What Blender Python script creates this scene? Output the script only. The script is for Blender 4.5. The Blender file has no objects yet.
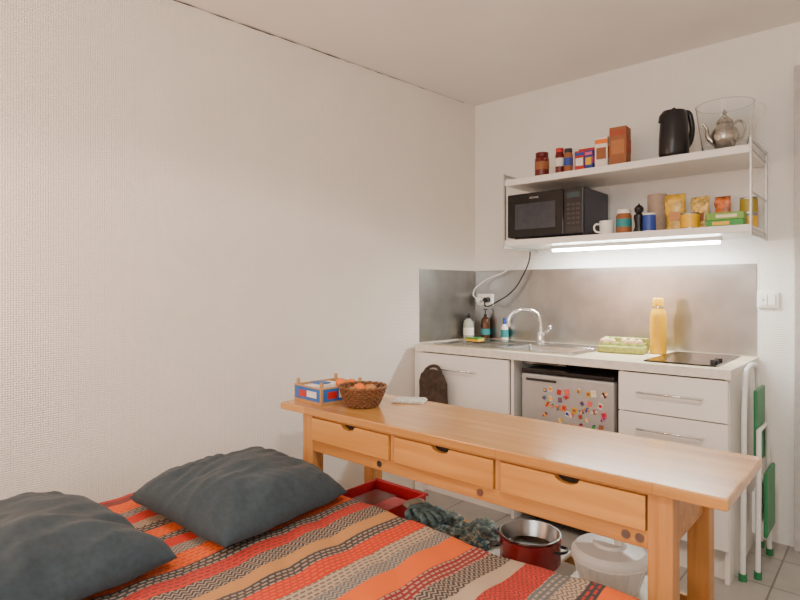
import bpy, bmesh, math, random
from mathutils import Vector, Matrix, noise
random.seed(7)
S=bpy.context.scene
COL=S.collection
# ---------------------------------------------------------------- materials
def M(name,col,rough=.5,metal=0,var=.06,scale=30,bump=0,bscale=200,emit=0,trans=0,alpha=1,coat=0,ior=1.45,sheen=0):
    m=bpy.data.materials.new(name); m.use_nodes=True
    nt=m.node_tree; b=nt.nodes['Principled BSDF']
    b.inputs['Roughness'].default_value=rough; b.inputs['Metallic'].default_value=metal
    b.inputs['Transmission Weight'].default_value=trans; b.inputs['Coat Weight'].default_value=coat
    b.inputs['IOR'].default_value=ior; b.inputs['Sheen Weight'].default_value=sheen
    tc=nt.nodes.new('ShaderNodeTexCoord')
    n=nt.nodes.new('ShaderNodeTexNoise'); n.inputs['Scale'].default_value=scale
    nt.links.new(tc.outputs['Object'],n.inputs['Vector'])
    r=nt.nodes.new('ShaderNodeValToRGB')
    r.color_ramp.elements[0].position=.35; r.color_ramp.elements[1].position=.65
    r.color_ramp.elements[0].color=[c*(1-var) for c in col]+[1]
    r.color_ramp.elements[1].color=[min(1,c*(1+var)) for c in col]+[1]
    nt.links.new(n.outputs['Fac'],r.inputs['Fac']); nt.links.new(r.outputs['Color'],b.inputs['Base Color'])
    if emit:
        b.inputs['Emission Color'].default_value=list(col)+[1]; b.inputs['Emission Strength'].default_value=emit
    if bump:
        n2=nt.nodes.new('ShaderNodeTexNoise'); n2.inputs['Scale'].default_value=bscale
        nt.links.new(tc.outputs['Object'],n2.inputs['Vector'])
        bp=nt.nodes.new('ShaderNodeBump'); bp.inputs['Strength'].default_value=bump; bp.inputs['Distance'].default_value=.003
        nt.links.new(n2.outputs['Fac'],bp.inputs['Height']); nt.links.new(bp.outputs['Normal'],b.inputs['Normal'])
    return m
def mathn(nt,op,a,b=None,c=None):
    n=nt.nodes.new('ShaderNodeMath'); n.operation=op
    for i,v in enumerate((a,b,c)):
        if v is None: continue
        if hasattr(v,'is_linked') or hasattr(v,'node'): nt.links.new(v,n.inputs[i])
        else: n.inputs[i].default_value=v
    return n.outputs[0]
def wall_mat(name,col,amp=.35,cell=.011):
    m=M(name,col,.75,0,.015,3); nt=m.node_tree; b=nt.nodes['Principled BSDF']
    tc=nt.nodes.new('ShaderNodeTexCoord'); mp=nt.nodes.new('ShaderNodeMapping')
    nt.links.new(tc.outputs['Object'],mp.inputs['Vector'])
    sx=nt.nodes.new('ShaderNodeSeparateXYZ'); nt.links.new(mp.outputs['Vector'],sx.inputs[0])
    h=mathn(nt,'ADD',sx.outputs[0],sx.outputs[1])
    k=2*math.pi/cell
    a=mathn(nt,'SINE',mathn(nt,'MULTIPLY',mathn(nt,'ADD',h,sx.outputs[2]),k))
    c=mathn(nt,'SINE',mathn(nt,'MULTIPLY',mathn(nt,'SUBTRACT',h,sx.outputs[2]),k))
    hh=mathn(nt,'MULTIPLY',a,c)
    bp=nt.nodes.new('ShaderNodeBump'); bp.inputs['Strength'].default_value=amp; bp.inputs['Distance'].default_value=.0025
    nt.links.new(hh,bp.inputs['Height']); nt.links.new(bp.outputs['Normal'],b.inputs['Normal'])
    return m
def wood(name,c1,c2,rough=.35,axis=0,stave=0,coat=0,sc=1):
    m=bpy.data.materials.new(name); m.use_nodes=True; nt=m.node_tree; b=nt.nodes['Principled BSDF']
    b.inputs['Roughness'].default_value=rough; b.inputs['Coat Weight'].default_value=coat; b.inputs['Coat Roughness'].default_value=.15
    tc=nt.nodes.new('ShaderNodeTexCoord'); mp=nt.nodes.new('ShaderNodeMapping')
    s=[30*sc,30*sc,30*sc]; s[axis]=1.6*sc; mp.inputs['Scale'].default_value=s
    nt.links.new(tc.outputs['Object'],mp.inputs['Vector'])
    n=nt.nodes.new('ShaderNodeTexNoise'); n.inputs['Scale'].default_value=1.3; n.inputs['Detail'].default_value=5; n.inputs['Distortion'].default_value=.6
    nt.links.new(mp.outputs['Vector'],n.inputs['Vector'])
    r=nt.nodes.new('ShaderNodeValToRGB'); r.color_ramp.elements[0].position=.3; r.color_ramp.elements[1].position=.7
    r.color_ramp.elements[0].color=list(c1)+[1]; r.color_ramp.elements[1].color=list(c2)+[1]
    nt.links.new(n.outputs['Fac'],r.inputs['Fac'])
    out=r.outputs['Color']
    if stave:
        br=nt.nodes.new('ShaderNodeTexBrick'); br.inputs['Scale'].default_value=1
        br.inputs['Brick Width'].default_value=.45; br.inputs['Row Height'].default_value=stave; br.inputs['Mortar Size'].default_value=.0012
        br.inputs['Color1'].default_value=(1,1,1,1); br.inputs['Color2'].default_value=(.82,.75,.68,1); br.inputs['Mortar'].default_value=(.66,.57,.5,1)
        nt.links.new(tc.outputs['Object'],br.inputs['Vector'])
        mx=nt.nodes.new('ShaderNodeMix'); mx.data_type='RGBA'; mx.blend_type='MULTIPLY'; mx.inputs[0].default_value=1
        nt.links.new(out,mx.inputs[6]); nt.links.new(br.outputs['Color'],mx.inputs[7]); out=mx.outputs[2]
    nt.links.new(out,b.inputs['Base Color'])
    return m
# ---------------------------------------------------------------- geometry helpers
def G(name,loc=(0,0,0),rz=0):
    e=bpy.data.objects.new(name,None); e.location=loc; e.rotation_euler=(0,0,rz); e.empty_display_size=.1
    COL.objects.link(e); return e
def link(name,me,mat,par=None,smooth=False):
    o=bpy.data.objects.new(name,me); COL.objects.link(o)
    if mat is not None: me.materials.append(mat)
    if par is not None: o.parent=par
    if smooth:
        for p in me.polygons: p.use_smooth=True
    return o
def box(name,lo,hi,mat,par=None,bev=0,rot=None,seg=2):
    c=[(a+b)/2 for a,b in zip(lo,hi)]; s=[abs(b-a) for a,b in zip(lo,hi)]
    bm=bmesh.new(); bmesh.ops.create_cube(bm,size=1)
    for v in bm.verts: v.co=Vector((v.co.x*s[0],v.co.y*s[1],v.co.z*s[2]))
    if bev: bmesh.ops.bevel(bm,geom=bm.edges[:],offset=min(bev,min(s)*.49),segments=seg,profile=.5,affect='EDGES')
    me=bpy.data.meshes.new(name); bm.to_mesh(me); bm.free()
    o=link(name,me,mat,par); o.location=c
    if rot: o.rotation_euler=rot
    return o
def prism(name,poly,z0,z1,mat,par=None):
    bm=bmesh.new(); a=[bm.verts.new((x,y,z0)) for x,y in poly]; b=[bm.verts.new((x,y,z1)) for x,y in poly]
    n=len(poly); bm.faces.new(a[::-1]); bm.faces.new(b)
    for i in range(n): bm.faces.new((a[i],a[(i+1)%n],b[(i+1)%n],b[i]))
    bmesh.ops.recalc_face_normals(bm,faces=bm.faces[:])
    me=bpy.data.meshes.new(name); bm.to_mesh(me); bm.free(); return link(name,me,mat,par)
def lathe(name,prof,mat,par=None,loc=(0,0,0),seg=32,sx=1,sy=1,fn=None,smooth=True,rot=None):
    bm=bmesh.new(); rings=[]
    for r,z in prof:
        if r<1e-5: rings.append([bm.verts.new((0,0,z))])
        else: rings.append([bm.verts.new((r*math.cos(2*math.pi*i/seg)*sx,r*math.sin(2*math.pi*i/seg)*sy,z)) for i in range(seg)])
    for a,b in zip(rings,rings[1:]):
        for i in range(seg):
            j=(i+1)%seg
            if len(a)==1 and len(b)==1: continue
            if len(a)==1: bm.faces.new((a[0],b[j],b[i]))
            elif len(b)==1: bm.faces.new((a[i],a[j],b[0]))
            else: bm.faces.new((a[i],a[j],b[j],b[i]))
    if fn:
        for v in bm.verts: v.co=fn(v.co)
    bmesh.ops.recalc_face_normals(bm,faces=bm.faces[:])
    me=bpy.data.meshes.new(name); bm.to_mesh(me); bm.free()
    o=link(name,me,mat,par); o.location=loc
    if rot: o.rotation_euler=rot
    if smooth:
        for p in me.polygons: p.use_smooth=True
        md=o.modifiers.new('es','EDGE_SPLIT'); md.split_angle=math.radians(40)
    return o
def cyl(name,r,z0,z1,mat,par=None,loc=(0,0,0),seg=28,rot=None):
    return lathe(name,[(0,z0),(r,z0),(r,z1),(0,z1)],mat,par,loc,seg,rot=rot)
def tube(name,pts,r,mat,par=None,cyc=False,smoothpath=True,radii=None):
    cu=bpy.data.curves.new(name,'CURVE'); cu.dimensions='3D'; cu.bevel_depth=r; cu.bevel_resolution=4; cu.use_fill_caps=True
    if smoothpath and len(pts)>2:
        sp=cu.splines.new('BEZIER'); sp.bezier_points.add(len(pts)-1)
        for i,(bp,p) in enumerate(zip(sp.bezier_points,pts)):
            bp.co=p; bp.handle_left_type=bp.handle_right_type='AUTO'
            if radii: bp.radius=radii[i]
        sp.resolution_u=10
    else:
        sp=cu.splines.new('POLY'); sp.points.add(len(pts)-1)
        for i,(q,p) in enumerate(zip(sp.points,pts)):
            q.co=(*p,1)
            if radii: q.radius=radii[i]
    sp.use_cyclic_u=cyc
    tmp=bpy.data.objects.new('tmp',cu); COL.objects.link(tmp)
    bpy.context.view_layer.update()
    dg=bpy.context.evaluated_depsgraph_get()
    me=bpy.data.meshes.new_from_object(tmp.evaluated_get(dg))
    bpy.data.objects.remove(tmp); me.name=name; me.materials.clear()
    return link(name,me,mat,par,True)
def text(name,body,size,loc,rot,mat,par=None,ext=.0004):
    cu=bpy.data.curves.new(name,'FONT'); cu.body=body; cu.size=size; cu.extrude=ext; cu.align_x='CENTER'; cu.align_y='CENTER'
    o=bpy.data.objects.new(name,cu); COL.objects.link(o); cu.materials.append(mat); o.location=loc; o.rotation_euler=rot
    if par: o.parent=par
    return o
def sphere(name,r,loc,mat,par=None,sc=(1,1,1),seg=20):
    bm=bmesh.new(); bmesh.ops.create_uvsphere(bm,u_segments=seg,v_segments=seg//2+2,radius=r)
    for v in bm.verts: v.co=Vector((v.co.x*sc[0],v.co.y*sc[1],v.co.z*sc[2]))
    me=bpy.data.meshes.new(name); bm.to_mesh(me); bm.free(); o=link(name,me,mat,par,True); o.location=loc; return o
# ---------------------------------------------------------------- palette
m_wall=wall_mat('wall_woven',(.88,.83,.765),.58,.017)
m_wallb=wall_mat('wall_woven_back',(.86,.84,.80),.5,.017)
m_ceil=M('ceiling_paint',(.86,.84,.80),.8,0,.02,2,.1,120)
m_white=M('white_laminate',(.82,.80,.77),.35,0,.01,5)
m_whitem=M('white_metal',(.78,.78,.77),.35,0,.02)
m_plast=M('white_plastic',(.82,.80,.76),.4,0,.02)
m_steel=M('brushed_steel',(.36,.36,.355),.28,1,.08,8)
m_chrome=M('chrome',(.85,.85,.86),.08,1,.02)
m_silver=M('silver',(.46,.42,.37),.2,1,.15,40,.2,90)
m_black=M('black_plastic',(.010,.010,.013),.3,0,.1)
m_blackg=M('black_glass',(.006,.006,.007),.06,0,.1)
m_dark=M('dark_metal',(.035,.035,.04),.5,.3,.1)
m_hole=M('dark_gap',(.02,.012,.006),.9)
m_glass=M('clear_glass',(.95,.97,.97),.02,0,0,trans=1,ior=1.18)
m_birch=wood('birch_frame',(.43,.18,.045),(.60,.295,.085),.38,0,0)
m_birchv=wood('birch_leg',(.43,.18,.045),(.60,.295,.09),.4,2,0)
m_top=wood('birch_top',(.52,.25,.065),(.68,.37,.115),.22,0,.055,.3)
m_drawer=wood('birch_drawer',(.54,.24,.055),(.69,.345,.09),.36,0,0)
m_counter=wood('counter_laminate',(.60,.50,.32),(.78,.69,.50),.4,0,.05)
m_edge=M('counter_edge',(.74,.70,.63),.4)
m_pillow=M('pillow_fabric',(.030,.048,.062),.88,0,.12,60,.25,500,sheen=.08)
m_red=M('red',(.50,.02,.02),.4); m_blue=M('blue',(.02,.06,.32),.4); m_yellow=M('yellow',(.76,.42,.01),.4)
m_orange=M('orange',(.80,.18,.01),.5,0,.1,60,.2,300); m_green=M('green',(.04,.28,.05),.45); m_brown=M('brown_card',(.30,.11,.04),.6)
m_paper=M('paper',(.80,.76,.68),.7); m_pink=M('pink',(.70,.10,.22),.5); m_teal=M('teal',(.02,.22,.24),.5)
m_darkred=M('dark_red_food',(.13,.012,.012),.3); m_cream=M('cream',(.78,.65,.42),.5)
# ---------------------------------------------------------------- room
CX,CY,CZ=2.187,-3.246,1.226
H=2.5
box('wall_back',(-.15,0.0,0),(3.7,.12,H),m_wallb)
wl=box('wall_left',(-.12,-5.0,0),(0,.0,H),m_wall)
wl.location=(0,0,0)
for v in wl.data.vertices: v.co=v.co+Vector((-.06,-2.5,H/2))
wl.rotation_euler=(0,0,math.radians(-5))
box('wall_right',(3.6,-4.7,0),(3.72,0,H),m_wall)
wr=G('wall_rear')
for nm,lo,hi in (('below',(-.7,-4.7,0),(3.7,-4.6,.9)),('above',(-.7,-4.7,2.2),(3.7,-4.6,H)),('side_a',(-.7,-4.7,.9),(1.2,-4.6,2.2)),('side_b',(2.8,-4.7,.9),(3.7,-4.6,2.2))):
    box(nm,lo,hi,m_wall,wr)
wn=G('window_1')
for lo,hi in (((1.2,-4.68,.9),(1.26,-4.62,2.2)),((2.74,-4.68,.9),(2.8,-4.62,2.2)),((1.26,-4.68,.9),(2.74,-4.62,.96)),((1.26,-4.68,2.14),(2.74,-4.62,2.2)),((1.97,-4.68,.96),(2.03,-4.62,2.14))):
    box('frame',lo,hi,m_whitem,wn,.004)
box('pane',(1.26,-4.655,.96),(2.74,-4.65,2.14),m_glass,wn)
box('ceiling',(-.8,-4.8,H),(3.8,.2,H+.1),m_ceil)
m_floor=bpy.data.materials.new('floor_tiles'); m_floor.use_nodes=True
nt=m_floor.node_tree; b=nt.nodes['Principled BSDF']; b.inputs['Roughness'].default_value=.3
tc=nt.nodes.new('ShaderNodeTexCoord'); br=nt.nodes.new('ShaderNodeTexBrick'); br.offset=0
br.inputs['Scale'].default_value=1; br.inputs['Brick Width'].default_value=.3; br.inputs['Row Height'].default_value=.3; br.inputs['Mortar Size'].default_value=.004
br.inputs['Color1'].default_value=(.52,.50,.47,1); br.inputs['Color2'].default_value=(.45,.44,.42,1); br.inputs['Mortar'].default_value=(.22,.21,.20,1)
nt.links.new(tc.outputs['Object'],br.inputs['Vector'])
ns=nt.nodes.new('ShaderNodeTexNoise'); ns.inputs['Scale'].default_value=7; ns.inputs['Detail'].default_value=6
nt.links.new(tc.outputs['Object'],ns.inputs['Vector'])
mx=nt.nodes.new('ShaderNodeMix'); mx.data_type='RGBA'; mx.blend_type='MULTIPLY'; mx.inputs[0].default_value=.5
nt.links.new(br.outputs['Color'],mx.inputs[6]); nt.links.new(ns.outputs['Fac'],mx.inputs[7]); nt.links.new(mx.outputs[2],b.inputs['Base Color'])
box('floor',(-.8,-4.8,-.1),(3.8,.2,0),m_floor)
dl=Vector((-math.sin(math.radians(5)),-math.cos(math.radians(5)),0)); nl=Vector((dl.y*-1,dl.x,0))
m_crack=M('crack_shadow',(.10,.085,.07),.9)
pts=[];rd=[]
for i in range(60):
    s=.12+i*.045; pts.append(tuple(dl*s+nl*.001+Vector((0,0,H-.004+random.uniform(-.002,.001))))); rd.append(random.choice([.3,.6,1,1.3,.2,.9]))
tube('crack_line_1',pts,.0026,m_crack,None,False,False,rd)  # dark tube painted in as the shaded crack along the ceiling joint
d1=G('door_1')
m_frame=M('door_frame_paint',(.50,.48,.46),.5)
box('jamb',(1.825,-.05,0),(1.90,-.001,2.28),m_frame,d1,.003)
box('head',(1.90,-.05,2.21),(2.74,-.001,2.28),m_frame,d1,.003)
box('jamb_b',(2.74,-.05,0),(2.81,-.001,2.28),m_frame,d1,.003)
box('leaf',(1.902,-.035,.005),(2.738,-.001,2.208),m_white,d1,.002)
sphere('knob',.028,(2.66,-.07,1.02),m_chrome,d1); cyl('knob_stem',.01,0,.03,m_chrome,d1,(2.66,-.035,1.02),rot=(math.pi/2,0,0))
# ---------------------------------------------------------------- splashback
sp=G('steel_splashback')
box('panel_back',(.003,-.005,.901),(1.665,-.001,1.357),m_steel,sp)
pl=box('panel_left',(0,0,0),(.004,.54,.456),m_steel,sp)
for v in pl.data.vertices: v.co=v.co+Vector((.003,-.28,.228))
pl.location=(0,0,.901); pl.rotation_euler=(0,0,math.radians(-5))
# ---------------------------------------------------------------- kitchen unit
ku=G('kitchen_countertop')
Z0,Z1=.858,.896
prism('worktop_left',[(-.012,-.63),(.10,-.63),(.10,-.006),(.008,-.006)],Z0,Z1,m_counter,ku)
box('worktop_front',(.10,-.63,Z0),(.96,-.545,Z1),m_counter,ku)
box('worktop_back',(.10,-.10,Z0),(.96,-.006,Z1),m_counter,ku)
box('worktop_right',(.96,-.63,Z0),(1.675,-.006,Z1),m_counter,ku)
box('edge_band',(-.012,-.633,Z0-.001),(1.675,-.6301,Z1+.0005),m_edge,ku)
box('edge_band_r',(1.675,-.633,Z0-.001),(1.678,-.006,Z1+.0005),m_edge,ku)
def plate_wells(name,xs,ys,wells,z,mat,par):
    bm=bmesh.new(); V={}
    def vv(x,y,zz):
        k=(round(x,4),round(y,4),round(zz,4))
        if k not in V: V[k]=bm.verts.new((x,y,zz))
        return V[k]
    for i in range(len(xs)-1):
        for j in range(len(ys)-1):
            if (i,j) in wells:
                zz=z-wells[(i,j)]; t=.012
                x0,x1,y0,y1=xs[i],xs[i+1],ys[j],ys[j+1]
                top=[vv(x0,y0,z),vv(x1,y0,z),vv(x1,y1,z),vv(x0,y1,z)]
                bot=[vv(x0+t,y0+t,zz),vv(x1-t,y0+t,zz),vv(x1-t,y1-t,zz),vv(x0+t,y1-t,zz)]
                bm.faces.new(bot)
                for k in range(4): bm.faces.new((top[k],top[(k+1)%4],bot[(k+1)%4],bot[k]))
            else:
                bm.faces.new((vv(xs[i],ys[j],z),vv(xs[i+1],ys[j],z),vv(xs[i+1],ys[j+1],z),vv(xs[i],ys[j+1],z)))
    me=bpy.data.meshes.new(name); bm.to_mesh(me); bm.free(); return link(name,me,mat,par)
m_sink=M('sink_steel',(.50,.50,.49),.22,1,.06,10)
sk=G('sink_unit',(0,0,-.004)); sk.parent=ku
o=plate_wells('sink_top',[.085,.13,.46,.50,.53,.92,.975],[-.56,-.52,-.20,-.09],{(1,1):.012,(4,1):.082},.906,m_sink,sk)
md=o.modifiers.new('b','BEVEL'); md.width=.01; md.segments=3; md.limit_method='ANGLE'
for i in range(7): box('drain_rib',(.15,-.50+i*.045,.8945),(.44,-.493+i*.045,.900),m_sink,sk,.002)
cyl('drain',.035,.8245,.828,m_chrome,sk,(.72,-.36,0)); 
box('rim_f',(.08,-.565,.9005),(.98,-.56,.908),m_sink,sk,.002); box('rim_b',(.08,-.09,.9005),(.98,-.085,.908),m_sink,sk,.002)
box('rim_l',(.08,-.56,.9005),(.085,-.09,.908),m_sink,sk,.002); box('rim_r',(.975,-.56,.9005),(.98,-.09,.908),m_sink,sk,.002)
tp=G('kitchen_tap',(.57,-.14,.9025))
lathe('base',[(0,0),(.028,0),(.028,.008),(.021,.014),(.021,.06),(.016,.07),(0,.07)],m_chrome,tp)
tube('spout',[(0,0,.05),(0,-.005,.13),(-.02,-.02,.185),(-.075,-.055,.205),(-.13,-.09,.19),(-.155,-.105,.15),(-.157,-.107,.115)],.0115,m_chrome,tp)
tube('lever',[(.018,0,.055),(.045,-.01,.075),(.07,-.02,.10)],.007,m_chrome,tp)
sphere('lever_knob',.014,(.072,-.021,.103),m_chrome,tp)
cyl('aerator',.014,-.0,.02,m_chrome,tp,(-.157,-.107,.10))
ks=G('sink_base_cabinet'); kd=G('drawer_cabinet')
box('side_left',(.011,-.60,.0),(.027,-.012,Z0-.002),m_white,ks)
box('side_mid',(.635,-.60,.0),(.652,-.012,Z0-.002),m_white,ks)
box('sink_door',(.011,-.622,.14),(.632,-.602,.849),m_white,ks,.002)
box('plinth_l',(.028,-.56,0),(.634,-.545,.136),m_white,ks)
box('bottom_l',(.028,-.59,.137),(.634,-.012,.153),m_white,ks)
box('filler_left',(-.040,-.60,.0),(.009,-.585,Z0-.002),m_white,ks)
box('dr_side_l',(1.215,-.60,0),(1.232,-.012,Z0-.002),m_white,kd)
box('dr_side_r',(1.65,-.60,0),(1.667,-.012,Z0-.002),m_white,kd)
box('drawer_a',(1.217,-.622,.672),(1.665,-.602,.849),m_white,kd,.002)
box('drawer_b',(1.217,-.622,.402),(1.665,-.602,.667),m_white,kd,.002)
box('drawer_c',(1.217,-.622,.142),(1.665,-.602,.397),m_white,kd,.002)
box('drawer_gap_fill',(1.233,-.600,.15),(1.649,-.590,.85),m_dark,kd)
box('plinth_r',(1.233,-.56,0),(1.649,-.545,.136),m_white,kd)
def handle(x0,x1,z,n,p):
    tube(n,[(x0,-.623,z),(x0,-.652,z),(x1,-.652,z),(x1,-.623,z)],.006,m_chrome,p,False,False)
handle(.10,.42,.765,'handle_door',ks); handle(1.31,1.57,.765,'handle_a',kd); handle(1.31,1.57,.60,'handle_b',kd); handle(1.31,1.57,.33,'handle_c',kd)
# fridge
m_fr=M('fridge_silver',(.46,.46,.46),.38,.35,.03)
fg=G('mini_fridge')
box('body',(.70,-.55,.02),(1.19,-.03,.81),m_dark,fg,.004)
box('door',(.70,-.605,.05),(1.19,-.553,.79),m_fr,fg,.012)
box('top_cap',(.70,-.605,.793),(1.19,-.552,.812),m_black,fg,.004)
box('grip',(.73,-.612,.755),(.90,-.6055,.768),m_dark,fg,.003)
for x in (.74,1.15): cyl('foot',.015,0,.02,m_black,fg,(x,-.5,0)); cyl('foot',.015,0,.02,m_black,fg,(x,-.1,0))
mg=G('fridge_magnets'); mg.parent=fg
cols=[m_red,m_pink,m_blue,m_orange,m_green,m_cream,m_paper,m_yellow,m_brown,m_darkred,m_red,m_teal]
for i in range(9):
    for j in range(5):
        if random.random()<.2: continue
        x=.84+i*.037+random.uniform(-.012,.012); z=.72-j*.041+random.uniform(-.012,.012)
        if x>1.165: continue
        w=random.uniform(.008,.013); c=random.choice(cols); a=random.uniform(-.8,.8)
        if random.random()<.45:
            box('magnet',(x-w,-.6095,z-w*1.2),(x+w,-.6055,z+w*1.2),c,mg,.001,rot=(0,a*.5,0)); box('picture',(x-w*.7,-.6103,z-w*.6),(x+w*.7,-.6096,z+w*.8),random.choice(cols),mg,0,rot=(0,a*.5,0))
        else:
            box('magnet',(x-w*1.4,-.6095,z-w*.4),(x+w*1.4,-.6055,z+w*.4),c,mg,.001,rot=(0,a,0)); box('magnet_part',(x-w*.4,-.6105,z-w*1.1),(x+w*.4,-.6055,z+w*1.1),random.choice(cols),mg,.001,rot=(0,a,0)); cyl('magnet_dot',w*.45,0,.0058,random.choice(cols),mg,(x+w*.5,-.6055,z+w*.9),seg=12,rot=(math.pi/2,0,0))
# ---------------------------------------------------------------- cloth bag hung on the door handle
bg=G('hanging_cloth_bag')
m_bag=M('bag_cloth',(.060,.040,.032),.95,0,.3,40,.4,120)
def bagfn(co):
    n=noise.noise(co*9); fold=math.sin(co.x*70)*.007*min(1,max(0,(.765-co.z)/.2)); return Vector((co.x+n*.010,co.y*(1-.3*abs(co.x)/.1)+n*.006+fold,co.z+noise.noise(co*6)*.006))
lathe('bag_body',[(0,.30),(.08,.30),(.10,.36),(.105,.50),(.105,.62),(.100,.69),(.085,.735),(.055,.76),(0,.765)],m_bag,bg,(.175,-.69,0),48,1,.20,bagfn)
tube('strap',[(.10,-.69,.72),(.12,-.675,.765),(.165,-.664,.782),(.21,-.675,.765),(.235,-.69,.71)],.010,m_bag,bg)
# ---------------------------------------------------------------- counter items
CT=.897
def bottle(name,loc,prof,mat,cap,capprof,label=None,lab=None):
    g=G(name,loc); lathe('body',prof,mat,g); lathe('cap',capprof,cap,g)
    if label: lathe('label',[(lab[0]+.0006,lab[1]),(lab[0]+.0006,lab[2])],label,g)
    return g
m_amber=M('amber_glass',(.10,.035,.01),.1,0,.1,trans=.3); m_clear=M('clear_plastic',(.70,.72,.62),.15,0,.02,trans=.5)
bottle('dish_soap_bottle',(.050,-.15,CT),[(0,0),(.032,0),(.034,.01),(.034,.10),(.028,.12),(.014,.135),(.012,.14),(0,.14)],m_clear,m_black,[(0,.14),(.013,.14),(.013,.16),(.006,.165),(.005,.175),(0,.175)],m_paper,(.0345,.03,.08))
bottle('amber_soap_bottle',(.118,-.052,CT),[(0,0),(.028,0),(.03,.008),(.03,.125),(.024,.14),(.012,.15),(0,.15)],m_amber,m_black,[(0,.15),(.011,.15),(.011,.168),(.004,.17),(.004,.195),(.014,.197),(.014,.203),(0,.203)],m_teal,(.0305,.03,.07))
bottle('cleaner_bottle',(.262,-.045,CT),[(0,0),(.022,0),(.024,.008),(.022,.09),(.011,.105),(0,.105)],m_paper,m_blue,[(0,.105),(.011,.105),(.010,.145),(0,.147)],m_teal,(.0242,.02,.07))
spn=G('sponge',(.20,-.30,.897)); box('sponge_pad',(-.05,-.035,.007),(.05,.035,.024),m_yellow,spn,.006); box('scour_face',(-.05,-.035,.0245),(.05,.035,.031),m_green,spn,.003)
ec=G('egg_carton',(1.105,-.26,CT),.12)
m_pulp=M('egg_pulp',(.36,.38,.10),.85,0,.2,60,.3,200); m_egg=M('egg',(.60,.38,.22),.5); 
box('tray',(-.115,-.065,0),(.115,.065,.038),m_pulp,ec,.008)
for i in range(5):
    for j in range(2):
        lathe('cup',[(.022,.0),(.024,.04),(.020,.052),(.018,.045)],m_pulp,ec,(-.09+i*.045,-.032+j*.064,0),14)
        if (i+j)%3!=2: sphere('egg_%d'%(i*2+j),.019,(-.09+i*.045,-.032+j*.064,.052),m_egg,ec,(1,1,1.25))
box('lid_fold',(-.115,.066,.002),(.115,.078,.075),m_pulp,ec,.006)
yb=G('insulated_bottle',(1.262,-.19,CT)); m_yb=M('yellow_enamel',(.70,.36,.0),.4,0,.02)
lathe('flask',[(0,0),(.036,0),(.040,.004),(.040,.19),(.036,.215),(.025,.236),(.024,.242),(0,.242)],m_yb,yb)
lathe('cap',[(0,.243),(.027,.243),(.027,.282),(.022,.288),(0,.289)],m_yb,yb); lathe('collar',[(.0275,.238),(.0275,.244)],m_chrome,yb)
hb=G('ceramic_hob'); box('glass',(1.31,-.565,.8968),(1.61,-.075,.903),m_blackg,hb,.002)
m_ring=M('hob_ring',(.10,.10,.10),.3)
for y,r in ((-.44,.075),(-.21,.09)):
    lathe('ring',[(r,.9033),(r+.002,.9033)],m_ring,hb,(1.435,y,0),48)
for y in (-.46,-.38): lathe('knob',[(0,.903),(.017,.903),(.015,.916),(0,.917)],m_black,hb,(1.58,y,0))
# ---------------------------------------------------------------- shelf
sh=G('wall_shelf')
XL,XR=.478,1.705
box('board_upper',(XL,-.40,1.83),(XR,-.012,1.865),m_white,sh,.002)
box('board_lower',(XL,-.40,1.482),(XR,-.012,1.515),m_white,sh,.002)
m_brk=M('bracket_metal',(.55,.55,.54),.35,.6)
for x,nm in ((XL-.004,'l'),(XR+.004,'r')):
    for y in (-.396,-.014): box('post_'+nm,(x-.004,y-.011,1.465),(x+.004,y+.011,1.90),m_brk,sh,.001)
    for z in (1.475,1.89): box('rail_'+nm,(x-.0035,-.40,z-.008),(x+.0035,-.012,z+.008),m_brk,sh,.001)
for z in (1.66,1.50,1.85): box('rung',(XR+.001,-.38,z-.004),(XR+.006,-.02,z+.004),m_brk,sh,.001)
lp=G('under_shelf_lamp')
box('housing',(.68,-.235,1.462),(1.56,-.195,1.481),m_plast,lp,.004)
m_em=M('led_diffuser',(.97,1,.96),.5,emit=85)
box('diffuser',(.69,-.232,1.449),(1.55,-.198,1.4615),m_em,lp,.004)
L=bpy.data.lights.new('led_light','AREA'); L.shape='RECTANGLE'; L.size=.86; L.size_y=.03; L.energy=13; L.color=(.96,1,.95)
lo=bpy.data.objects.new('led_light',L); COL.objects.link(lo); lo.location=(1.12,-.215,1.446); lo.parent=lp
# microwave
mw=G('microwave_oven',(.49,-.385,1.516))
m_mw=M('microwave_body',(.012,.018,.042),.3,0,.1); m_win=M('microwave_window',(.04,.045,.06),.12,0,.1)
for x in (.04,.42):
    for y in (.03,.30): cyl('foot',.012,0,.01,m_black,mw,(x,y,0))
box('case',(0,.012,.01),(.455,.345,.262),m_mw,mw,.008)
box('door',(0.0,-.006,.012),(.345,.0115,.260),m_blackg,mw,.004)
box('window',(.05,-.0085,.055),(.30,-.0065,.20),m_win,mw,.0005)
box('control_panel',(.348,-.006,.012),(.455,.0115,.260),m_black,mw,.004)
m_ui=M('ui_grey',(.04,.042,.05),.4); m_disp=M('display_tint',(.03,.06,.07),.2)  # display face is a plain dark blue-green
box('display',(.365,-.008,.205),(.44,-.0065,.235),m_disp,mw)
for i in range(3):
    for j in range(5): box('key',(.367+i*.026,-.008,.065+j*.025),(.385+i*.026,-.0065,.076+j*.025),m_ui,mw)
box('open_button',(.365,-.009,.025),(.44,-.0065,.05),m_dark,mw,.002)
text('maker_name','NOVAR',.016,(.17,-.0075,.230),(math.pi/2,0,0),M('ui_white',(.5,.5,.5)),mw)
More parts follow.
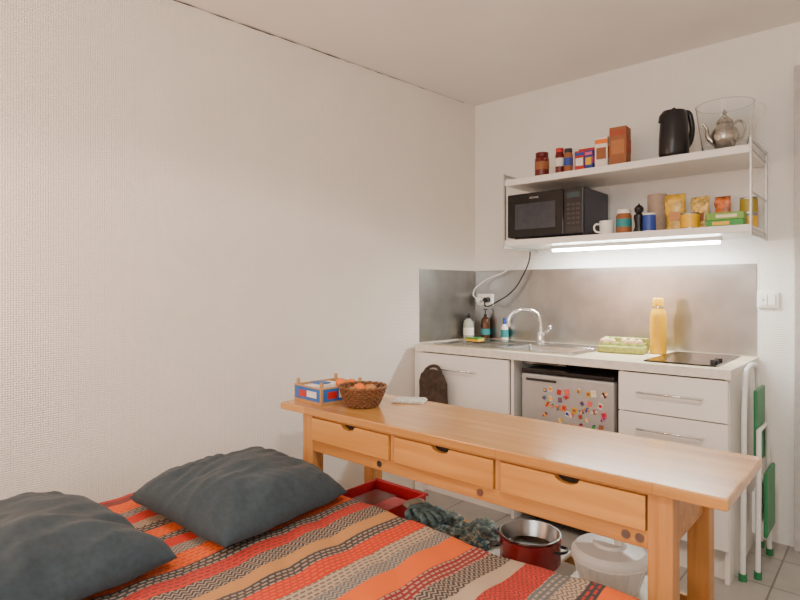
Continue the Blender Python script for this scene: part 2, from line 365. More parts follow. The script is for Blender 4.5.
# sockets
so=G('power_socket',(.10,-.0055,1.16))
box('plate',(-.06,-.03,-.04),(.06,0,.04),m_plast,so,.006)
for x in (-.03,.03): cyl('well',.019,.0,.002,m_dark,so,(x,-.0305,0),rot=(math.pi/2,0,0))
cyl('plug_a',.017,0,.035,m_plast,so,(-.03,-.033,0),rot=(math.pi/2,0,0)); cyl('plug_b',.017,0,.035,m_black,so,(.03,-.033,0),rot=(math.pi/2,0,0))
tube('black_cable',[(.03,-.07,0),(.06,-.105,-.04),(.14,-.095,-.01),(.23,-.055,.06),(.30,-.045,.16),(.34,-.035,.26),(.355,-.045,.34),(.37,-.025,.40)],.0045,m_black,so)
tube('white_cable',[(-.03,-.07,0),(-.05,-.09,.04),(0,-.05,.12),(.15,-.04,.18),(.32,-.03,.28),(.50,-.04,.308),(.57,-.14,.308)],.0035,m_plast,so)
s2=G('wall_switch',(1.715,-.001,1.178)); box('plate',(-.045,-.010,-.04),(.045,0,.04),m_plast,s2,.004); box('rocker_a',(-.032,-.014,-.028),(-.002,-.0105,.028),m_plast,s2,.002); box('rocker_b',(.002,-.014,-.028),(.032,-.0105,.028),m_plast,s2,.002)
cyl('indicator',.003,0,.002,m_dark,s2,(-.018,-.0145,0),rot=(math.pi/2,0,0))
# ---------------------------------------------------------------- shelf goods
def jar(name,x,y,z,r,h,mat,capm,label=None):
    g=G(name,(x,y,z+.001)); lathe('jar_body',[(0,0),(r*.93,0),(r,.006),(r,h*.76),(r*.8,h*.84),(0,h*.84)],mat,g)
    lathe('lid',[(0,h*.84),(r*.9,h*.84),(r*.9,h),(0,h)],capm,g)
    if label: lathe('label',[(r+.0007,h*.3),(r+.0007,h*.62)],label,g)
    return g
def carton(name,x,y,z,w,d,h,mat,rz=0,panel=None,stripe=None):
    g=G(name,(x,y,z+.001),rz); box('box_body',(-w/2,-d/2,0),(w/2,d/2,h),mat,g,.0015)
    if panel: box('front_panel',(-w*.38,-d/2-.0012,h*.30),(w*.38,-d/2-.0002,h*.66),panel,g)
    if stripe:
        box('front_stripe',(-w*.49,-d/2-.0012,h*.78),(w*.49,-d/2-.0002,h*.92),stripe,g); box('side_stripe',(w/2+.0002,-d*.49,h*.35),(w/2+.0012,d*.49,h*.7),stripe,g)
    return g
def can(name,x,y,z,r,h,mat,lidm=None):
    g=G(name,(x,y,z+.001)); lathe('can_body',[(0,0),(r,0),(r*.97,.004),(r*.97,h-.004),(r,h),(r*.94,h),(r*.94,h-.003),(0,h-.003)],m_steel if lidm is None else lidm,g)
    lathe('label',[(r*.985,.008),(r*.985,h-.008)],mat,g); return g
U=1.865; Lw=1.515
jar('jam_jar',.672,-.32,U,.040,.14,m_darkred,m_darkred,m_brown)
jar('spice_jar',.785,-.33,U,.024,.145,m_darkred,m_red,m_paper)
jar('spice_jar',.835,-.33,U,.024,.135,m_brown,m_dark,m_blue)
carton('spice_box',.895,-.31,U,.052,.035,.115,m_red,.1,m_paper,m_blue)
carton('spice_box',.950,-.31,U,.045,.035,.11,m_blue,-.1,m_yellow,m_pink)
carton('tea_box',.915,-.24,U,.10,.05,.15,m_paper,.05,m_red,m_red)
carton('sugar_box',1.015,-.30,U,.066,.06,.17,m_paper,.1,m_brown,m_orange)
carton('cardboard_box',1.11,-.31,U,.085,.08,.20,m_brown,.05,M('box_panel',(.44,.17,.06),.6),M('box_stripe',(.36,.07,.03),.6))
# kettle
kt=G('electric_kettle',(1.365,-.29,U+.001),.75)
lathe('base',[(0,0),(.070,0),(.070,.012),(.06,.018),(0,.018)],m_black,kt)
lathe('kettle_body',[(0,.019),(.066,.019),(.070,.03),(.069,.10),(.065,.17),(.062,.215),(.054,.238),(.02,.246),(0,.247)],m_black,kt,sx=1,sy=.9)
sphere('lid_knob',.010,(0,0,.248),m_black,kt)
tube('handle',[(.045,0,.232),(.070,0,.232),(.085,0,.20),(.084,0,.10),(.064,0,.06)],.013,m_black,kt)
lathe('spout',[(.022,0),(.018,.03),(.006,.045)],m_black,kt,(-.054,0,.185),16)
# glass bowl & teapot
gb=G('glass_bowl',(1.578,-.255,U+.001))
lathe('bowl',[(0,0),(.085,0),(.092,.01),(.104,.10),(.122,.23),(.1195,.23),(.1015,.10),(.089,.012),(.08,.004),(0,.004)],m_glass,gb,seg=48)
ringpts=[(.121*math.cos(a*math.pi/16),.121*math.sin(a*math.pi/16),.231) for a in range(32)]
tube('rim',ringpts,.0022,m_glass,gb,True)
tube('bowl_grip',[(.115,0,.20),(.15,0,.205),(.155,0,.15),(.112,0,.13)],.005,m_glass,gb)
tpot=G('silver_teapot',(0,0,.006),.45); tpot.parent=gb; tpot.scale=(1.08,1.08,1.25)
lathe('pot',[(0,0),(.035,0),(.038,.008),(.032,.016),(.05,.04),(.058,.062),(.050,.085),(.034,.10),(.030,.108),(.034,.112),(.030,.122),(.012,.138),(.006,.146),(.010,.152),(.004,.162),(0,.166)],m_silver,tpot)
tube('spout',[(-.045,0,.045),(-.065,0,.065),(-.070,0,.095),(-.084,0,.115)],.008,m_silver,tpot,radii=[1.5,1.2,.8,.6])
tube('handle',[(.032,0,.105),(.060,0,.118),(.078,0,.095),(.074,0,.06),(.052,0,.045)],.0045,m_silver,tpot)
# lower shelf goods
mgk=G('white_mug',(1.035,-.30,Lw+.001)); lathe('mug',[(0,0),(.030,0),(.034,.005),(.036,.075),(.033,.075),(.031,.008),(0,.006)],m_plast,mgk)
tube('handle',[(-.031,-.012,.06),(-.050,-.03,.055),(-.050,-.03,.025),(-.031,-.012,.015)],.005,m_plast,mgk)
jar('coffee_jar',1.115,-.27,Lw,.038,.13,m_brown,m_paper,m_teal)
pm=G('pepper_mill',(1.195,-.28,Lw+.001)); lathe('mill',[(0,0),(.028,0),(.029,.01),(.020,.035),(.019,.05),(.026,.085),(.024,.095),(.013,.102),(.022,.115),(.023,.13),(.013,.143),(.006,.146),(0,.158)],m_black,pm)
can('blue_can',1.252,-.30,Lw,.031,.095,m_blue,m_plast)
pr=G('paper_roll',(1.245,-.15,Lw+.001)); lathe('roll',[(.018,0),(.046,0),(.048,.004),(.048,.206),(.046,.21),(.018,.21),(.018,0)],M('roll_card',(.42,.32,.25),.8),pr)
def bag(name,x,y,z,w,d,h,mat,lab,rz=0):
    g=G(name,(x,y,z+.001),rz); bm=bmesh.new(); N=12; rows=[]
    for k in range(N+1):
        t=k/N; th=d*.5*(1-.85*t**3)*(.9+.1*math.sin(t*9)); ww=w*.5*(1-.08*math.sin(t*6)); ring=[]
        for i in range(24):
            a=2*math.pi*i/24; ca,sa=math.cos(a),math.sin(a)
            x_=ww*math.copysign(abs(ca)**.5,ca); y_=th*math.copysign(abs(sa)**.7,sa)
            n=noise.noise(Vector((x_*25,y_*25,t*6+x)))*.006
            ring.append(bm.verts.new((x_+n,y_+n,h*t+(n if k else 0))))
        rows.append(ring)
    for a,b_ in zip(rows,rows[1:]):
        for i in range(24): bm.faces.new((a[i],a[(i+1)%24],b_[(i+1)%24],b_[i]))
    bm.faces.new(rows[0][::-1]); bm.faces.new(rows[-1])
    me=bpy.data.meshes.new(name); bm.to_mesh(me); bm.free(); link('bag_body',me,mat,g,True)
    box('label',(-w*.30,-d*.5-.002,h*.30),(w*.30,-d*.5+.002,h*.52),lab,g,.001)
    return g
m_foil=M('yellow_foil',(.60,.36,.03),.3,0,.4,30); m_pasta=M('pasta_film',(.66,.44,.12),.3,0,.5,50); m_gold=M('gold_label',(.48,.18,.02),.4)
bag('flour_bag',1.352,-.22,Lw,.09,.06,.19,m_foil,m_gold,.2)
bag('pasta_bag',1.452,-.16,Lw,.08,.05,.175,m_pasta,m_brown,-.1)
can('yellow_can',1.440,-.30,Lw,.042,.08,m_yellow)
bag('snack_bag',1.545,-.13,Lw,.065,.045,.17,M('snack_film',(.50,.13,.03),.35,0,.6,40),m_paper,0)
g=G('green_food_box',(1.590,-.28,Lw+.001),.05)
box('box_low',(-.075,-.05,0),(.075,.05,.034),m_green,g,.002); box('box_high',(-.073,-.05,.0345),(.077,.05,.068),M('green2',(.16,.34,.04),.45),g,.002)
box('lab_low',(-.05,-.0512,.010),(.02,-.0502,.026),m_yellow,g); box('lab_high',(-.035,-.0512,.044),(.05,-.0502,.058),m_cream,g)
can('tuna_can',1.655,-.13,Lw,.038,.07,m_yellow); can('tuna_can',1.655,-.13,Lw+.072,.038,.08,M('olive',(.36,.28,.03),.4))
# ---------------------------------------------------------------- folding step stool
st=G('folding_step_stool')
m_sg=M('stool_green',(.025,.20,.08),.45)
tube('frame_outer',[(1.70,-.52,.012),(1.70,-.50,.40),(1.70,-.475,.80),(1.70,-.45,.865),(1.70,-.39,.885),(1.70,-.27,.885),(1.70,-.21,.865),(1.70,-.185,.80),(1.70,-.13,.40),(1.70,-.10,.012)],.011,m_whitem,st)
tube('frame_inner',[(1.745,-.46,.012),(1.745,-.44,.35),(1.742,-.42,.62),(1.742,-.24,.62),(1.745,-.20,.35),(1.745,-.17,.012)],.010,m_whitem,st,False,False)
box('seat_panel',(1.718,-.40,.46),(1.733,-.20,.79),m_sg,st,.006)
box('step_panel',(1.757,-.41,.16),(1.772,-.20,.44),m_sg,st,.006)
box('step_panel_b',(1.718,-.44,.18),(1.733,-.18,.36),m_whitem,st,.006)
for y in (-.52,-.10): cyl('foot',.016,0,.03,m_sg,st,(1.70,y,0))
for y in (-.46,-.17): cyl('foot',.015,0,.03,m_sg,st,(1.745,y,0))
# ---------------------------------------------------------------- console table with drawers
tb=G('drawer_console_table')
TZ=.75
box('tabletop',(.22,-1.80,.72),(1.90,-1.367,TZ),m_top,tb,.004)
for x in (.36,1.72):
    for y in (-1.79,-1.437):
        box('leg',(x,y,0),(x+.06,y+.06,.719),m_birchv,tb,.003)
yf0,yf1=-1.785,-1.765
box('rail_low',(.42,yf0,.575),(1.72,yf1,.622),m_birch,tb,.003)
box('rail_high',(.42,yf0,.712),(1.72,yf1,.7195),m_birch,tb,.001)
for x in (.846,1.276): box('divider',(x,yf0-.001,.6225),(x+.02,-1.44,.7115),m_birchv,tb,.002)
for i,(a,c) in enumerate(((.424,.842),(.870,1.272),(1.300,1.716))):
    mid=(a+c)/2+.0; w=.036; yy0,yy1=-1.794,-1.772; z0,z1=.6235,.7105
    topc=[(a,z1),(mid-w,z1)]+[(mid-w*math.cos(t*math.pi/10),z1-.018*math.sin(t*math.pi/10)) for t in range(1,10)]+[(mid+w,z1),(c,z1)]
    bm=bmesh.new()
    T0=[bm.verts.new((x,yy0,z)) for x,z in topc]; B0=[bm.verts.new((x,yy0,z0)) for x,z in topc]
    T1=[bm.verts.new((x,yy1,z)) for x,z in topc]; B1=[bm.verts.new((x,yy1,z0)) for x,z in topc]
    for q in range(len(topc)-1):
        bm.faces.new((B0[q],B0[q+1],T0[q+1],T0[q])); bm.faces.new((B1[q+1],B1[q],T1[q],T1[q+1]))
        bm.faces.new((T0[q],T0[q+1],T1[q+1],T1[q])); bm.faces.new((B0[q+1],B0[q],B1[q],B1[q+1]))
    bm.faces.new((B0[0],T0[0],T1[0],B1[0])); bm.faces.new((B0[-1],B1[-1],T1[-1],T0[-1]))
    me=bpy.data.meshes.new('df'); bm.to_mesh(me); bm.free(); link('drawer_front_%d'%(i+1),me,m_drawer,tb)
    box('drawer_bottom',(a,-1.771,.626),(c,-1.45,.634),m_birch,tb)
    box('drawer_back',(a,-1.46,.635),(c,-1.45,.70),m_birch,tb)
    for xx in (a,c-.01): box('drawer_side',(xx,-1.771,.635),(xx+.01,-1.461,.70),m_birch,tb)
    box('notch_shade',(a+.011,-1.768,.635),(c-.011,-1.764,.711),m_hole,tb)  # dark sheet behind the front, paints the shade seen through the notch
    cyl('cam_bolt',.011,0,.003,m_steel,tb,(c-.05,-1.7855,.60),rot=(math.pi/2,0,0))
cyl('cam_bolt',.011,0,.003,m_steel,tb,(1.70,-1.7855,.60),rot=(math.pi/2,0,0))
box('rail_back',(.42,-1.40,.575),(1.72,-1.38,.719),m_birch,tb,.003)
box('rail_l',(.375,-1.73,.575),(.395,-1.437,.719),m_birch,tb,.003); box('rail_r',(1.745,-1.73,.575),(1.765,-1.437,.719),m_birch,tb,.003)
m_slat=M('slat_white',(.70,.66,.58),.5)
for y in (-1.775,-1.40): box('shelf_rail',(.42,y,.275),(1.72,y+.02,.30),m_birch,tb,.002)
for i in range(1,9):
    x=.30+i*.158; box('shelf_slat',(x,-1.775,.3005),(x+.09,-1.385,.314),m_slat,tb,.002)
# ---------------------------------------------------------------- things on the table
m_crate=M('crate_card',(.50,.28,.12),.7)
cr=G('clementine_crate',(.335,-1.625,TZ+.001),-.08)
w,d,h=.098,.115,.07
box('floor_board',(-w,-d,0),(w,d,.006),m_crate,cr)
for nm,lo_,hi_ in (('front',(-w,-d,.007),(w,-d+.006,h)),('back',(-w,d-.006,.007),(w,d,h)),('left',(-w,-d+.007,.007),(-w+.006,d-.007,h)),('right',(w-.006,-d+.007,.007),(w,d-.007,h))): box(nm,lo_,hi_,m_crate,cr,.001)
for sx_ in (-1,1):
    for sy_ in (-1,1): box('corner_post',(sx_*(w-.012)-.006,sy_*(d-.013)-.006,.007),(sx_*(w-.012)+.006,sy_*(d-.013)+.006,.092),m_crate,cr,.001)
m_crb=M('crate_blue',(.03,.14,.45),.5)
box('print_blue',(-w*.92,-d-.0012,.012),(w*.92,-d-.0002,.064),m_crb,cr); box('print_red',(-w*.6,-d-.002,.022),(-w*.05,-d-.0013,.050),m_red,cr); box('print_white',(w*.0,-d-.002,.026),(w*.7,-d-.0013,.052),m_paper,cr)
box('print_blue_r',(w+.0002,-d*.9,.012),(w+.0012,d*.9,.064),m_crb,cr); box('print_red_r',(w+.0013,-d*.7,.022),(w+.002,-d*.3,.052),m_red,cr); box('print_white_r',(w+.0013,-d*.2,.022),(w+.002,d*.35,.055),m_paper,cr); box('print_yel_r',(w+.0013,d*.45,.022),(w+.002,d*.8,.048),m_yellow,cr)
box('packet_white',(-.07,-.09,.008),(.0,.06,.066),m_paper,cr,.004,rot=(0,0,.1)); box('packet_blue',(-.068,-.05,.067),(-.002,.01,.072),m_crb,cr,.001,rot=(0,0,.1))
for i,(x,y,z) in enumerate([(.04,.06,.035),(.06,.01,.036),(.05,-.05,.035),(.045,.03,.072),(.06,.075,.066)]): sphere('clementine_%d'%i,.024,(x,y,z),m_orange,cr,(1,1,.88),16)
bk=G('wicker_fruit_basket',(.548,-1.63,TZ+.001)); bk.scale=(.9,.9,.95)
m_wick=M('wicker',(.17,.07,.025),.6,0,.4,120,.6,160)
def br_(z): return .062+.038*(z/.07)**.7 if z>0 else .062
lathe('basket_base',[(0,0),(.062,0),(.062,.005),(0,.005)],m_wick,bk)
for k in range(9):
    z=.006+k*.0085; n=40
    tube('weave_%d'%k,[((br_(z)+.003*(1 if (i+k)%2 else -1))*math.cos(2*math.pi*i/n),(br_(z)+.003*(1 if (i+k)%2 else -1))*math.sin(2*math.pi*i/n),z) for i in range(n)],.0042,m_wick,bk,True)
n=40; tube('basket_rim',[(.106*math.cos(2*math.pi*i/n),.106*math.sin(2*math.pi*i/n),.083+.003*(i%2)) for i in range(n)],.0065,m_wick,bk,True)
for i in range(20):
    a=2*math.pi*i/20; tube('stake',[(br_(z)*math.cos(a),br_(z)*math.sin(a),z) for z in (.002,.03,.055,.08)],.002,m_wick,bk)
m_bread=M('bread_crust',(.42,.19,.06),.7,0,.3,30,.4,60)
for i,(x,y,z) in enumerate([(0,.01,.035),(.042,.01,.048),(-.045,.025,.060),(.0,.05,.060),(.01,-.045,.045),(-.05,-.02,.05)]): sphere('content_%d'%i,.027,(x,y,z+.008),m_orange if i==2 else m_bread,bk,(1.25,1,.8),16)
nw=G('folded_newspaper',(.63,-1.43,TZ+.001),.5); m_news=M('newsprint',(.62,.60,.56),.8,0,.25,90)
for i in range(3): box('fold_%d'%i,(-.07+i*.003,-.05,i*.003),(.07-i*.002,.05,i*.003+.0028),m_news,nw,.001,rot=(0,0,i*.06))
# under-table goods
SHF=.3145
def mound(name,loc,rx,ry,hz,mat,seed=0,rz=0):
    g=G(name,loc,rz); bm=bmesh.new(); bmesh.ops.create_icosphere(bm,subdivisions=5,radius=1)
    for v in bm.verts:
        p=v.co.copy(); n=noise.noise(p*2.2+Vector((seed,0,0)))*.45+abs(noise.noise(p*5+Vector((0,seed,0))))*.45-.1
        q=p*(1+n*.7); z=max(q.z,-.25)
        v.co=Vector((q.x*rx,q.y*ry,(z+.25)*hz))
    me=bpy.data.meshes.new(name); bm.to_mesh(me); bm.free(); link('cloth',me,mat,g,True); return g
rb=G('red_storage_box',(.62,-1.60,SHF)); m_bin=M('bin_red',(.50,.02,.03),.35)
box('base',(-.13,-.11,0),(.13,.11,.006),m_bin,rb); 
for lo_,hi_ in (((-.14,-.12,.0),(.14,-.112,.085)),((-.14,.112,.0),(.14,.12,.085)),((-.14,-.111,.0),(-.132,.111,.085)),((.132,-.111,.0),(.14,.111,.085))): box('wall',lo_,hi_,m_bin,rb,.002)
box('rim_f',(-.147,-.128,.078),(.147,-.1205,.087),m_bin,rb,.002); box('rim_b',(-.147,.1205,.078),(.147,.128,.087),m_bin,rb,.002)
box('content_box',(-.10,-.09,.007),(.02,.08,.062),m_darkred,rb,.004); box('content_box_b',(.03,-.08,.007),(.11,.05,.07),m_bin,rb,.004)
m_gl=M('cloth_patterned',(.16,.19,.17),.9,0,.3,25,.4,80); ntg=m_gl.node_tree
rr=[n for n in ntg.nodes if n.type=='VALTORGB'][0].color_ramp; rr.interpolation='CONSTANT'
rr.elements[0].position=0; rr.elements[0].color=(.10,.13,.12,1); rr.elements[1].position=.47; rr.elements[1].color=(.28,.27,.20,1)
e=rr.elements.new(.55); e.color=(.05,.16,.20,1); e=rr.elements.new(.62); e.color=(.30,.30,.26,1)
mound('crumpled_cloth',(.89,-1.58,SHF),.11,.10,.06,m_gl,3)
mound('crumpled_cloth',(1.05,-1.53,SHF),.07,.09,.05,m_gl,9)
def glove(name,loc,rz,mat):
    g=G(name,loc,rz)
    box('palm',(-.045,-.055,0),(.045,.045,.028),mat,g,.012,seg=3)
    for i,(x,l) in enumerate(((-.034,.065),(-.011,.078),(.012,.072),(.034,.055))): tube('finger_%d'%i,[(x,.035,.015),(x*1.15,.035+l*.5,.024),(x*1.25,.035+l,.014)],.0115,mat,g)
    tube('thumb',[(.04,-.02,.014),(.066,.0,.018),(.075,.028,.014)],.012,mat,g); lathe('cuff',[(.040,0),(.046,.04)],M('cuff',(.35,.33,.25),.8),g,(0,-.05,.014),20,1,.35,rot=(math.pi/2,0,0)); return g
glove('work_glove',(.88,-1.64,SHF+.080),-2.0,M('glove_teal',(.10,.17,.18),.8,0,.5,50))
pt=G('cooking_pot',(1.265,-1.55,SHF))
lathe('pot',[(0,0),(.092,0),(.10,.01),(.10,.085),(.104,.09),(.098,.09),(.095,.085),(.094,.012),(0,.008)],M('enamel_red',(.28,.015,.015),.2),pt)
lathe('pan_inside',[(.0,.04),(.085,.045),(.098,.088),(.102,.100),(.097,.100),(.08,.052),(0,.046)],m_steel,pt)
for s_ in (-1,1): tube('handle',[(s_*.10,-.025,.07),(s_*.122,-.02,.072),(s_*.122,.02,.072),(s_*.10,.025,.07)],.005,m_black,pt)
ss=G('salad_spinner',(1.525,-1.53,SHF))
lathe('bowl',[(0,0),(.075,0),(.085,.01),(.108,.085),(.113,.09),(.113,.098),(.105,.098),(.10,.09),(0,.09)],m_plast,ss,seg=40)
lathe('lid',[(0,.099),(.112,.099),(.112,.108),(.10,.122),(.05,.13),(.045,.138),(0,.139)],m_plast,ss,seg=40)
lathe('knob',[(0,.139),(.014,.139),(.016,.155),(.010,.162),(0,.163)],m_plast,ss,(.03,0,0),20)
for i in range(28):
    a=2*math.pi*i/28; tube('rib',[(.086*math.cos(a),.086*math.sin(a),.014),(.1075*math.cos(a),.1075*math.sin(a),.083)],.0018,m_whitem,ss,False,False)
# ---------------------------------------------------------------- bed
bd=G('bed')
BX0,BX1,BY0,BY1=.02,2.0,-3.25,-1.83
m_frame_b=M('bed_frame',(.30,.17,.08),.5); m_matt=M('mattress',(.6,.58,.54),.8)
box('bed_base',(BX0,BY0,.10),(BX1,BY1-.01,.22),m_frame_b,bd,.01)
for x in (BX0+.05,BX1-.1):
    for y in (BY0+.05,BY1-.1): box('bed_leg',(x,y,0),(x+.05,y+.05,.0995),m_frame_b,bd)
box('mattress',(BX0,BY0,.2205),(BX1,BY1-.01,.435),m_matt,bd,.03,seg=4)
md_=bpy.data.materials.new('striped_duvet'); md_.use_nodes=True; nt=md_.node_tree; b=nt.nodes['Principled BSDF']
b.inputs['Roughness'].default_value=.85; b.inputs['Sheen Weight'].default_value=.03
tc=nt.nodes.new('ShaderNodeTexCoord'); sx=nt.nodes.new('ShaderNodeSeparateXYZ'); nt.links.new(tc.outputs['Object'],sx.inputs[0])
X,Y,Zc=sx.outputs
ns=nt.nodes.new('ShaderNodeTexNoise'); ns.inputs['Scale'].default_value=2.5; nt.links.new(tc.outputs['Object'],ns.inputs['Vector'])
Xw=mathn(nt,'ADD',X,mathn(nt,'MULTIPLY',mathn(nt,'SUBTRACT',ns.outputs['Fac'],.5),.03))
YZ=mathn(nt,'SUBTRACT',Y,Zc)
fac=mathn(nt,'DIVIDE',Xw,2.1)
R=(.50,.022,.010);O=(.68,.11,.008);C_=(.040,.038,.042);BE=(.40,.30,.21);MA=(.22,.012,.018);T=(.44,.21,.07);GY=(.11,.12,.125)
bands=[(.07,R,C_,1),(.05,C_,R,2),(.08,O,R,1),(.05,GY,BE,1),(.06,R,O,0),(.05,BE,C_,2),(.05,C_,BE,1),(.07,O,R,1),(.045,C_,BE,1),(.055,R,O,0),(.05,GY,BE,2),(.07,O,R,1),(.05,C_,BE,1),(.06,R,C_,1),(.065,C_,BE,2),(.045,T,O,0),(.05,C_,BE,1),(.08,R,O,1),(.05,BE,C_,1),(.05,GY,BE,2),(.085,O,R,0),(.055,MA,BE,1),(.065,C_,BE,2),(.055,BE,T,0),(.085,R,C_,2),(.05,GY,BE,1),(.05,BE,C_,2),(.045,C_,R,1),(.09,O,R,0),(.06,GY,BE,2),(.2,R,O,1)]
def ramp(vals):
    r=nt.nodes.new('ShaderNodeValToRGB'); r.color_ramp.interpolation='CONSTANT'; e=r.color_ramp.elements
    while len(e)>1: e.remove(e[-1])
    p=0
    for i,(w_,v) in enumerate(vals):
        if i==0: e[0].position=0; e[0].color=v
        else:
            q=e.new(min(p/2.1,1)); q.color=v
        p+=w_
    nt.links.new(fac,r.inputs['Fac']); return r.outputs['Color']
cA=ramp([(w_,(*a,1)) for w_,a,bb,k in bands]); cB=ramp([(w_,(*bb,1)) for w_,a,bb,k in bands]); kk=ramp([(w_,(k/2,k/2,k/2,1)) for w_,a,bb,k in bands])
zz=mathn(nt,'PINGPONG',YZ,.012); z1=mathn(nt,'GREATER_THAN',mathn(nt,'FRACT',mathn(nt,'DIVIDE',mathn(nt,'ADD',Xw,zz),.014)),.6)
row=mathn(nt,'FLOOR',mathn(nt,'DIVIDE',Xw,.016)); ro=mathn(nt,'GREATER_THAN',mathn(nt,'FRACT',mathn(nt,'DIVIDE',Xw,.016)),.55)
dc=mathn(nt,'GREATER_THAN',mathn(nt,'FRACT',mathn(nt,'ADD',mathn(nt,'DIVIDE',YZ,.022),mathn(nt,'MULTIPLY',row,.5))),.3)
z2=mathn(nt,'MULTIPLY',ro,dc)
isz=mathn(nt,'GREATER_THAN',kk,.75); isd=mathn(nt,'SUBTRACT',mathn(nt,'GREATER_THAN',kk,.2),isz)
mask=mathn(nt,'ADD',mathn(nt,'MULTIPLY',z1,isz),mathn(nt,'MULTIPLY',z2,isd))
mxx=nt.nodes.new('ShaderNodeMix'); mxx.data_type='RGBA'
nt.links.new(mathn(nt,'MULTIPLY',mask,.75),mxx.inputs[0]); nt.links.new(cA,mxx.inputs[6]); nt.links.new(cB,mxx.inputs[7]); nt.links.new(mxx.outputs[2],b.inputs['Base Color'])
bm=bmesh.new(); NX=150; rows=[]
prof=[(BY0-.045,.16),(BY0-.045,.30),(BY0-.04,.42)]
ny=90
for j in range(ny+1): 
    yy=BY0+(BY1-.01-BY0)*j/ny; prof.append((yy,.462))
prof+=[(BY1+.004,.452),(BY1+.012,.432),(BY1+.014,.40),(BY1+.012,.33),(BY1+.010,.25),(BY1+.008,.17)]
for i in range(NX+1):
    x=BX0-.01+(BX1+.03-BX0)*i/NX; r_=[]
    for (yy,zz_) in prof:
        p=Vector((x,yy,0)); top=zz_>.44
        n=noise.noise(p*3.0)*.010+noise.noise(Vector((x*9,yy*5,1)))*.006+abs(noise.noise(Vector((x*4+yy*6,yy*4-x*3,5))))*.014
        ex=min(1,max(0,(x-(BX0-.01))/.05)); e2=min(1,max(0,(BX1+.02-x)/.05))
        drop=-.03*(1-ex)**2-.03*(1-e2)**2
        if top: r_.append(bm.verts.new((x,yy,zz_+n+drop)))
        else: r_.append(bm.verts.new((x,yy+ (noise.noise(Vector((x*10,zz_*3,0)))*.006 if yy<0 else 0),zz_+n*.3+drop)))
    rows.append(r_)
for a,c in zip(rows,rows[1:]):
    for j in range(len(prof)-1): bm.faces.new((a[j],a[j+1],c[j+1],c[j]))
bmesh.ops.recalc_face_normals(bm,faces=bm.faces[:])
me=bpy.data.meshes.new('duvet'); bm.to_mesh(me); bm.free(); o=link('duvet',me,md_,bd,True)
def pillow(loc,w,d,h,rot,seed):
    bm=bmesh.new(); N=64; grids=[]
    for sgn in (1,-1):
        g=[]
        for i in range(N+1):
            r_=[]
            for j in range(N+1):
                u=2*i/N-1; v=2*j/N-1
                t=(max(0,1-abs(u)**2.8)*max(0,1-abs(v)**2.8))**.55
                rc=(abs(u)*abs(v))**3
                px=u*w/2*(1-.06*(1-v*v)*abs(u)**3-.07*rc); py=v*d/2*(1-.06*(1-u*u)*abs(v)**3-.07*rc)
                wr=noise.noise(Vector((u*1.8+seed,v*1.8,sgn)))*.028*t
                ang=math.atan2(v,u); rr=math.hypot(u,v)
                cr_=abs(noise.noise(Vector((math.cos(ang)*4+seed,math.sin(ang)*4,rr*.8))))*.034*min(1,rr**2)*t**.6
                cr2=abs(noise.noise(Vector((u*4+seed,v*2.0+u*2,7))))*.020*t
                z=(h*.74*t+wr-cr_-cr2) if sgn>0 else -h*.2*t
                z+= .012*noise.noise(Vector((u*3,v*3,seed)))*(1-t)
                r_.append((px,py,z))
            g.append(r_)
        grids.append(g)
    V={}
    def gv(s,i,j):
        edge=i in(0,N) or j in(0,N); k=(0 if edge else s,i,j)
        if k not in V: V[k]=bm.verts.new(grids[0 if edge else s][i][j])
        return V[k]
    for s in (0,1):
        for i in range(N):
            for j in range(N):
                f=(gv(s,i,j),gv(s,i+1,j),gv(s,i+1,j+1),gv(s,i,j+1)); bm.faces.new(f if s==0 else f[::-1])
    me=bpy.data.meshes.new('pillow'); bm.to_mesh(me); bm.free()
    o=link('pillow',me,m_pillow,None,True); o.location=loc; o.rotation_euler=rot; return o
pillow((.465,-2.145,.508),.58,.56,.165,(math.radians(1),math.radians(2.5),.08),2)
pillow((.46,-2.83,.512),.64,.62,.17,(math.radians(-1),math.radians(2.5),.14),5)
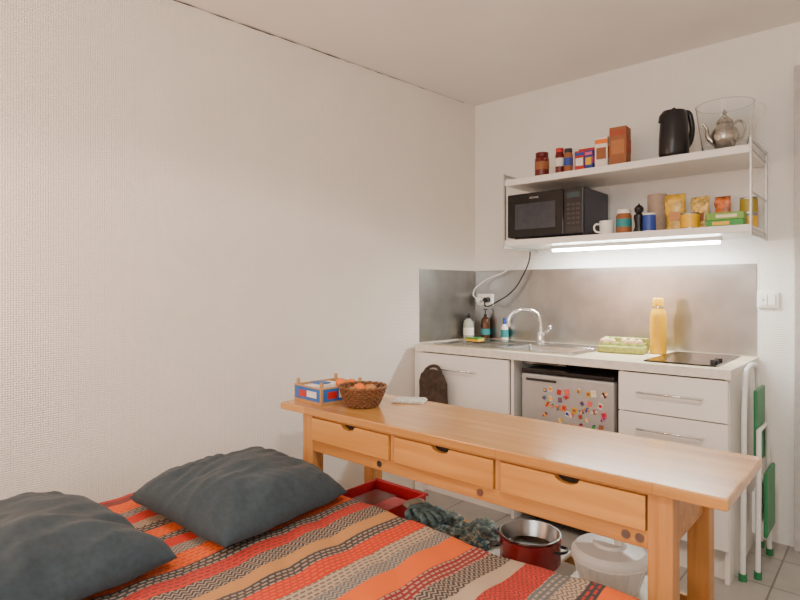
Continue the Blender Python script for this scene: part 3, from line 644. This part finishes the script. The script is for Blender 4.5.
# ---------------------------------------------------------------- lamps / light
fl=G('floor_lamp',(-.02,-3.50,0))
lathe('base',[(0,0),(.13,0),(.13,.015),(.02,.03),(0,.03)],m_dark,fl); cyl('pole',.012,.03,1.12,m_dark,fl)
lathe('uplight_dish',[(.02,1.12),(.10,1.17),(.14,1.23),(.135,1.23),(.09,1.175),(0,1.13)],m_dark,fl); sphere('bulb',.03,(0,0,1.20),M('bulb',(1,.75,.45),.5,emit=8),fl)
def light(name,kind,loc,energy,color,rot=(0,0,0),size=1,size_y=None,par=None):
    L=bpy.data.lights.new(name,kind); L.energy=energy; L.color=color
    if kind=='AREA':
        L.size=size
        if size_y: L.shape='RECTANGLE'; L.size_y=size_y
    else: L.shadow_soft_size=size
    o=bpy.data.objects.new(name,L); COL.objects.link(o); o.location=loc; o.rotation_euler=rot
    if par: o.parent=par
    return o
light('lamp_bulb_light','POINT',(.06,0,1.36),46,(1,.58,.38),size=.1,par=fl)
light('window_light','AREA',(2.0,-4.55,1.55),34,(1,.95,.88),(math.radians(90),0,0),1.5,1.2)
cl=G('ceiling_lamp',(1.95,-2.55,2.5))
lathe('shade',[(0,-.004),(.05,-.004),(.06,-.03),(.17,-.085),(.165,-.088),(.055,-.035),(0,-.03)],m_dark,cl)
sphere('bulb',.025,(0,0,-.075),M('bulb_warm',(1,.85,.65),.5,emit=6),cl)
sl=light('ceiling_lamp_light','SPOT',(0,0,-.115),62,(1,.86,.70),size=.05,par=cl)
sl.data.spot_size=math.radians(157); sl.data.spot_blend=.18
light('ceiling_fill_light','POINT',(0,0,-.22),22,(1,.90,.82),size=.15,par=cl)  # added fill below the shade to brighten the ceiling, no bulb of its own
w=bpy.data.worlds.new('world'); S.world=w; w.use_nodes=True
w.node_tree.nodes['Background'].inputs[0].default_value=(.8,.88,1,1); w.node_tree.nodes['Background'].inputs[1].default_value=.6
# ---------------------------------------------------------------- camera
cam=bpy.data.cameras.new('camera'); co=bpy.data.objects.new('camera',cam); COL.objects.link(co)
co.location=(CX,CY,CZ); co.rotation_euler=(math.radians(90),0,math.radians(41.6)); cam.lens=25.2; cam.sensor_width=36; cam.shift_y=-.0125; cam.clip_start=.02
S.camera=co
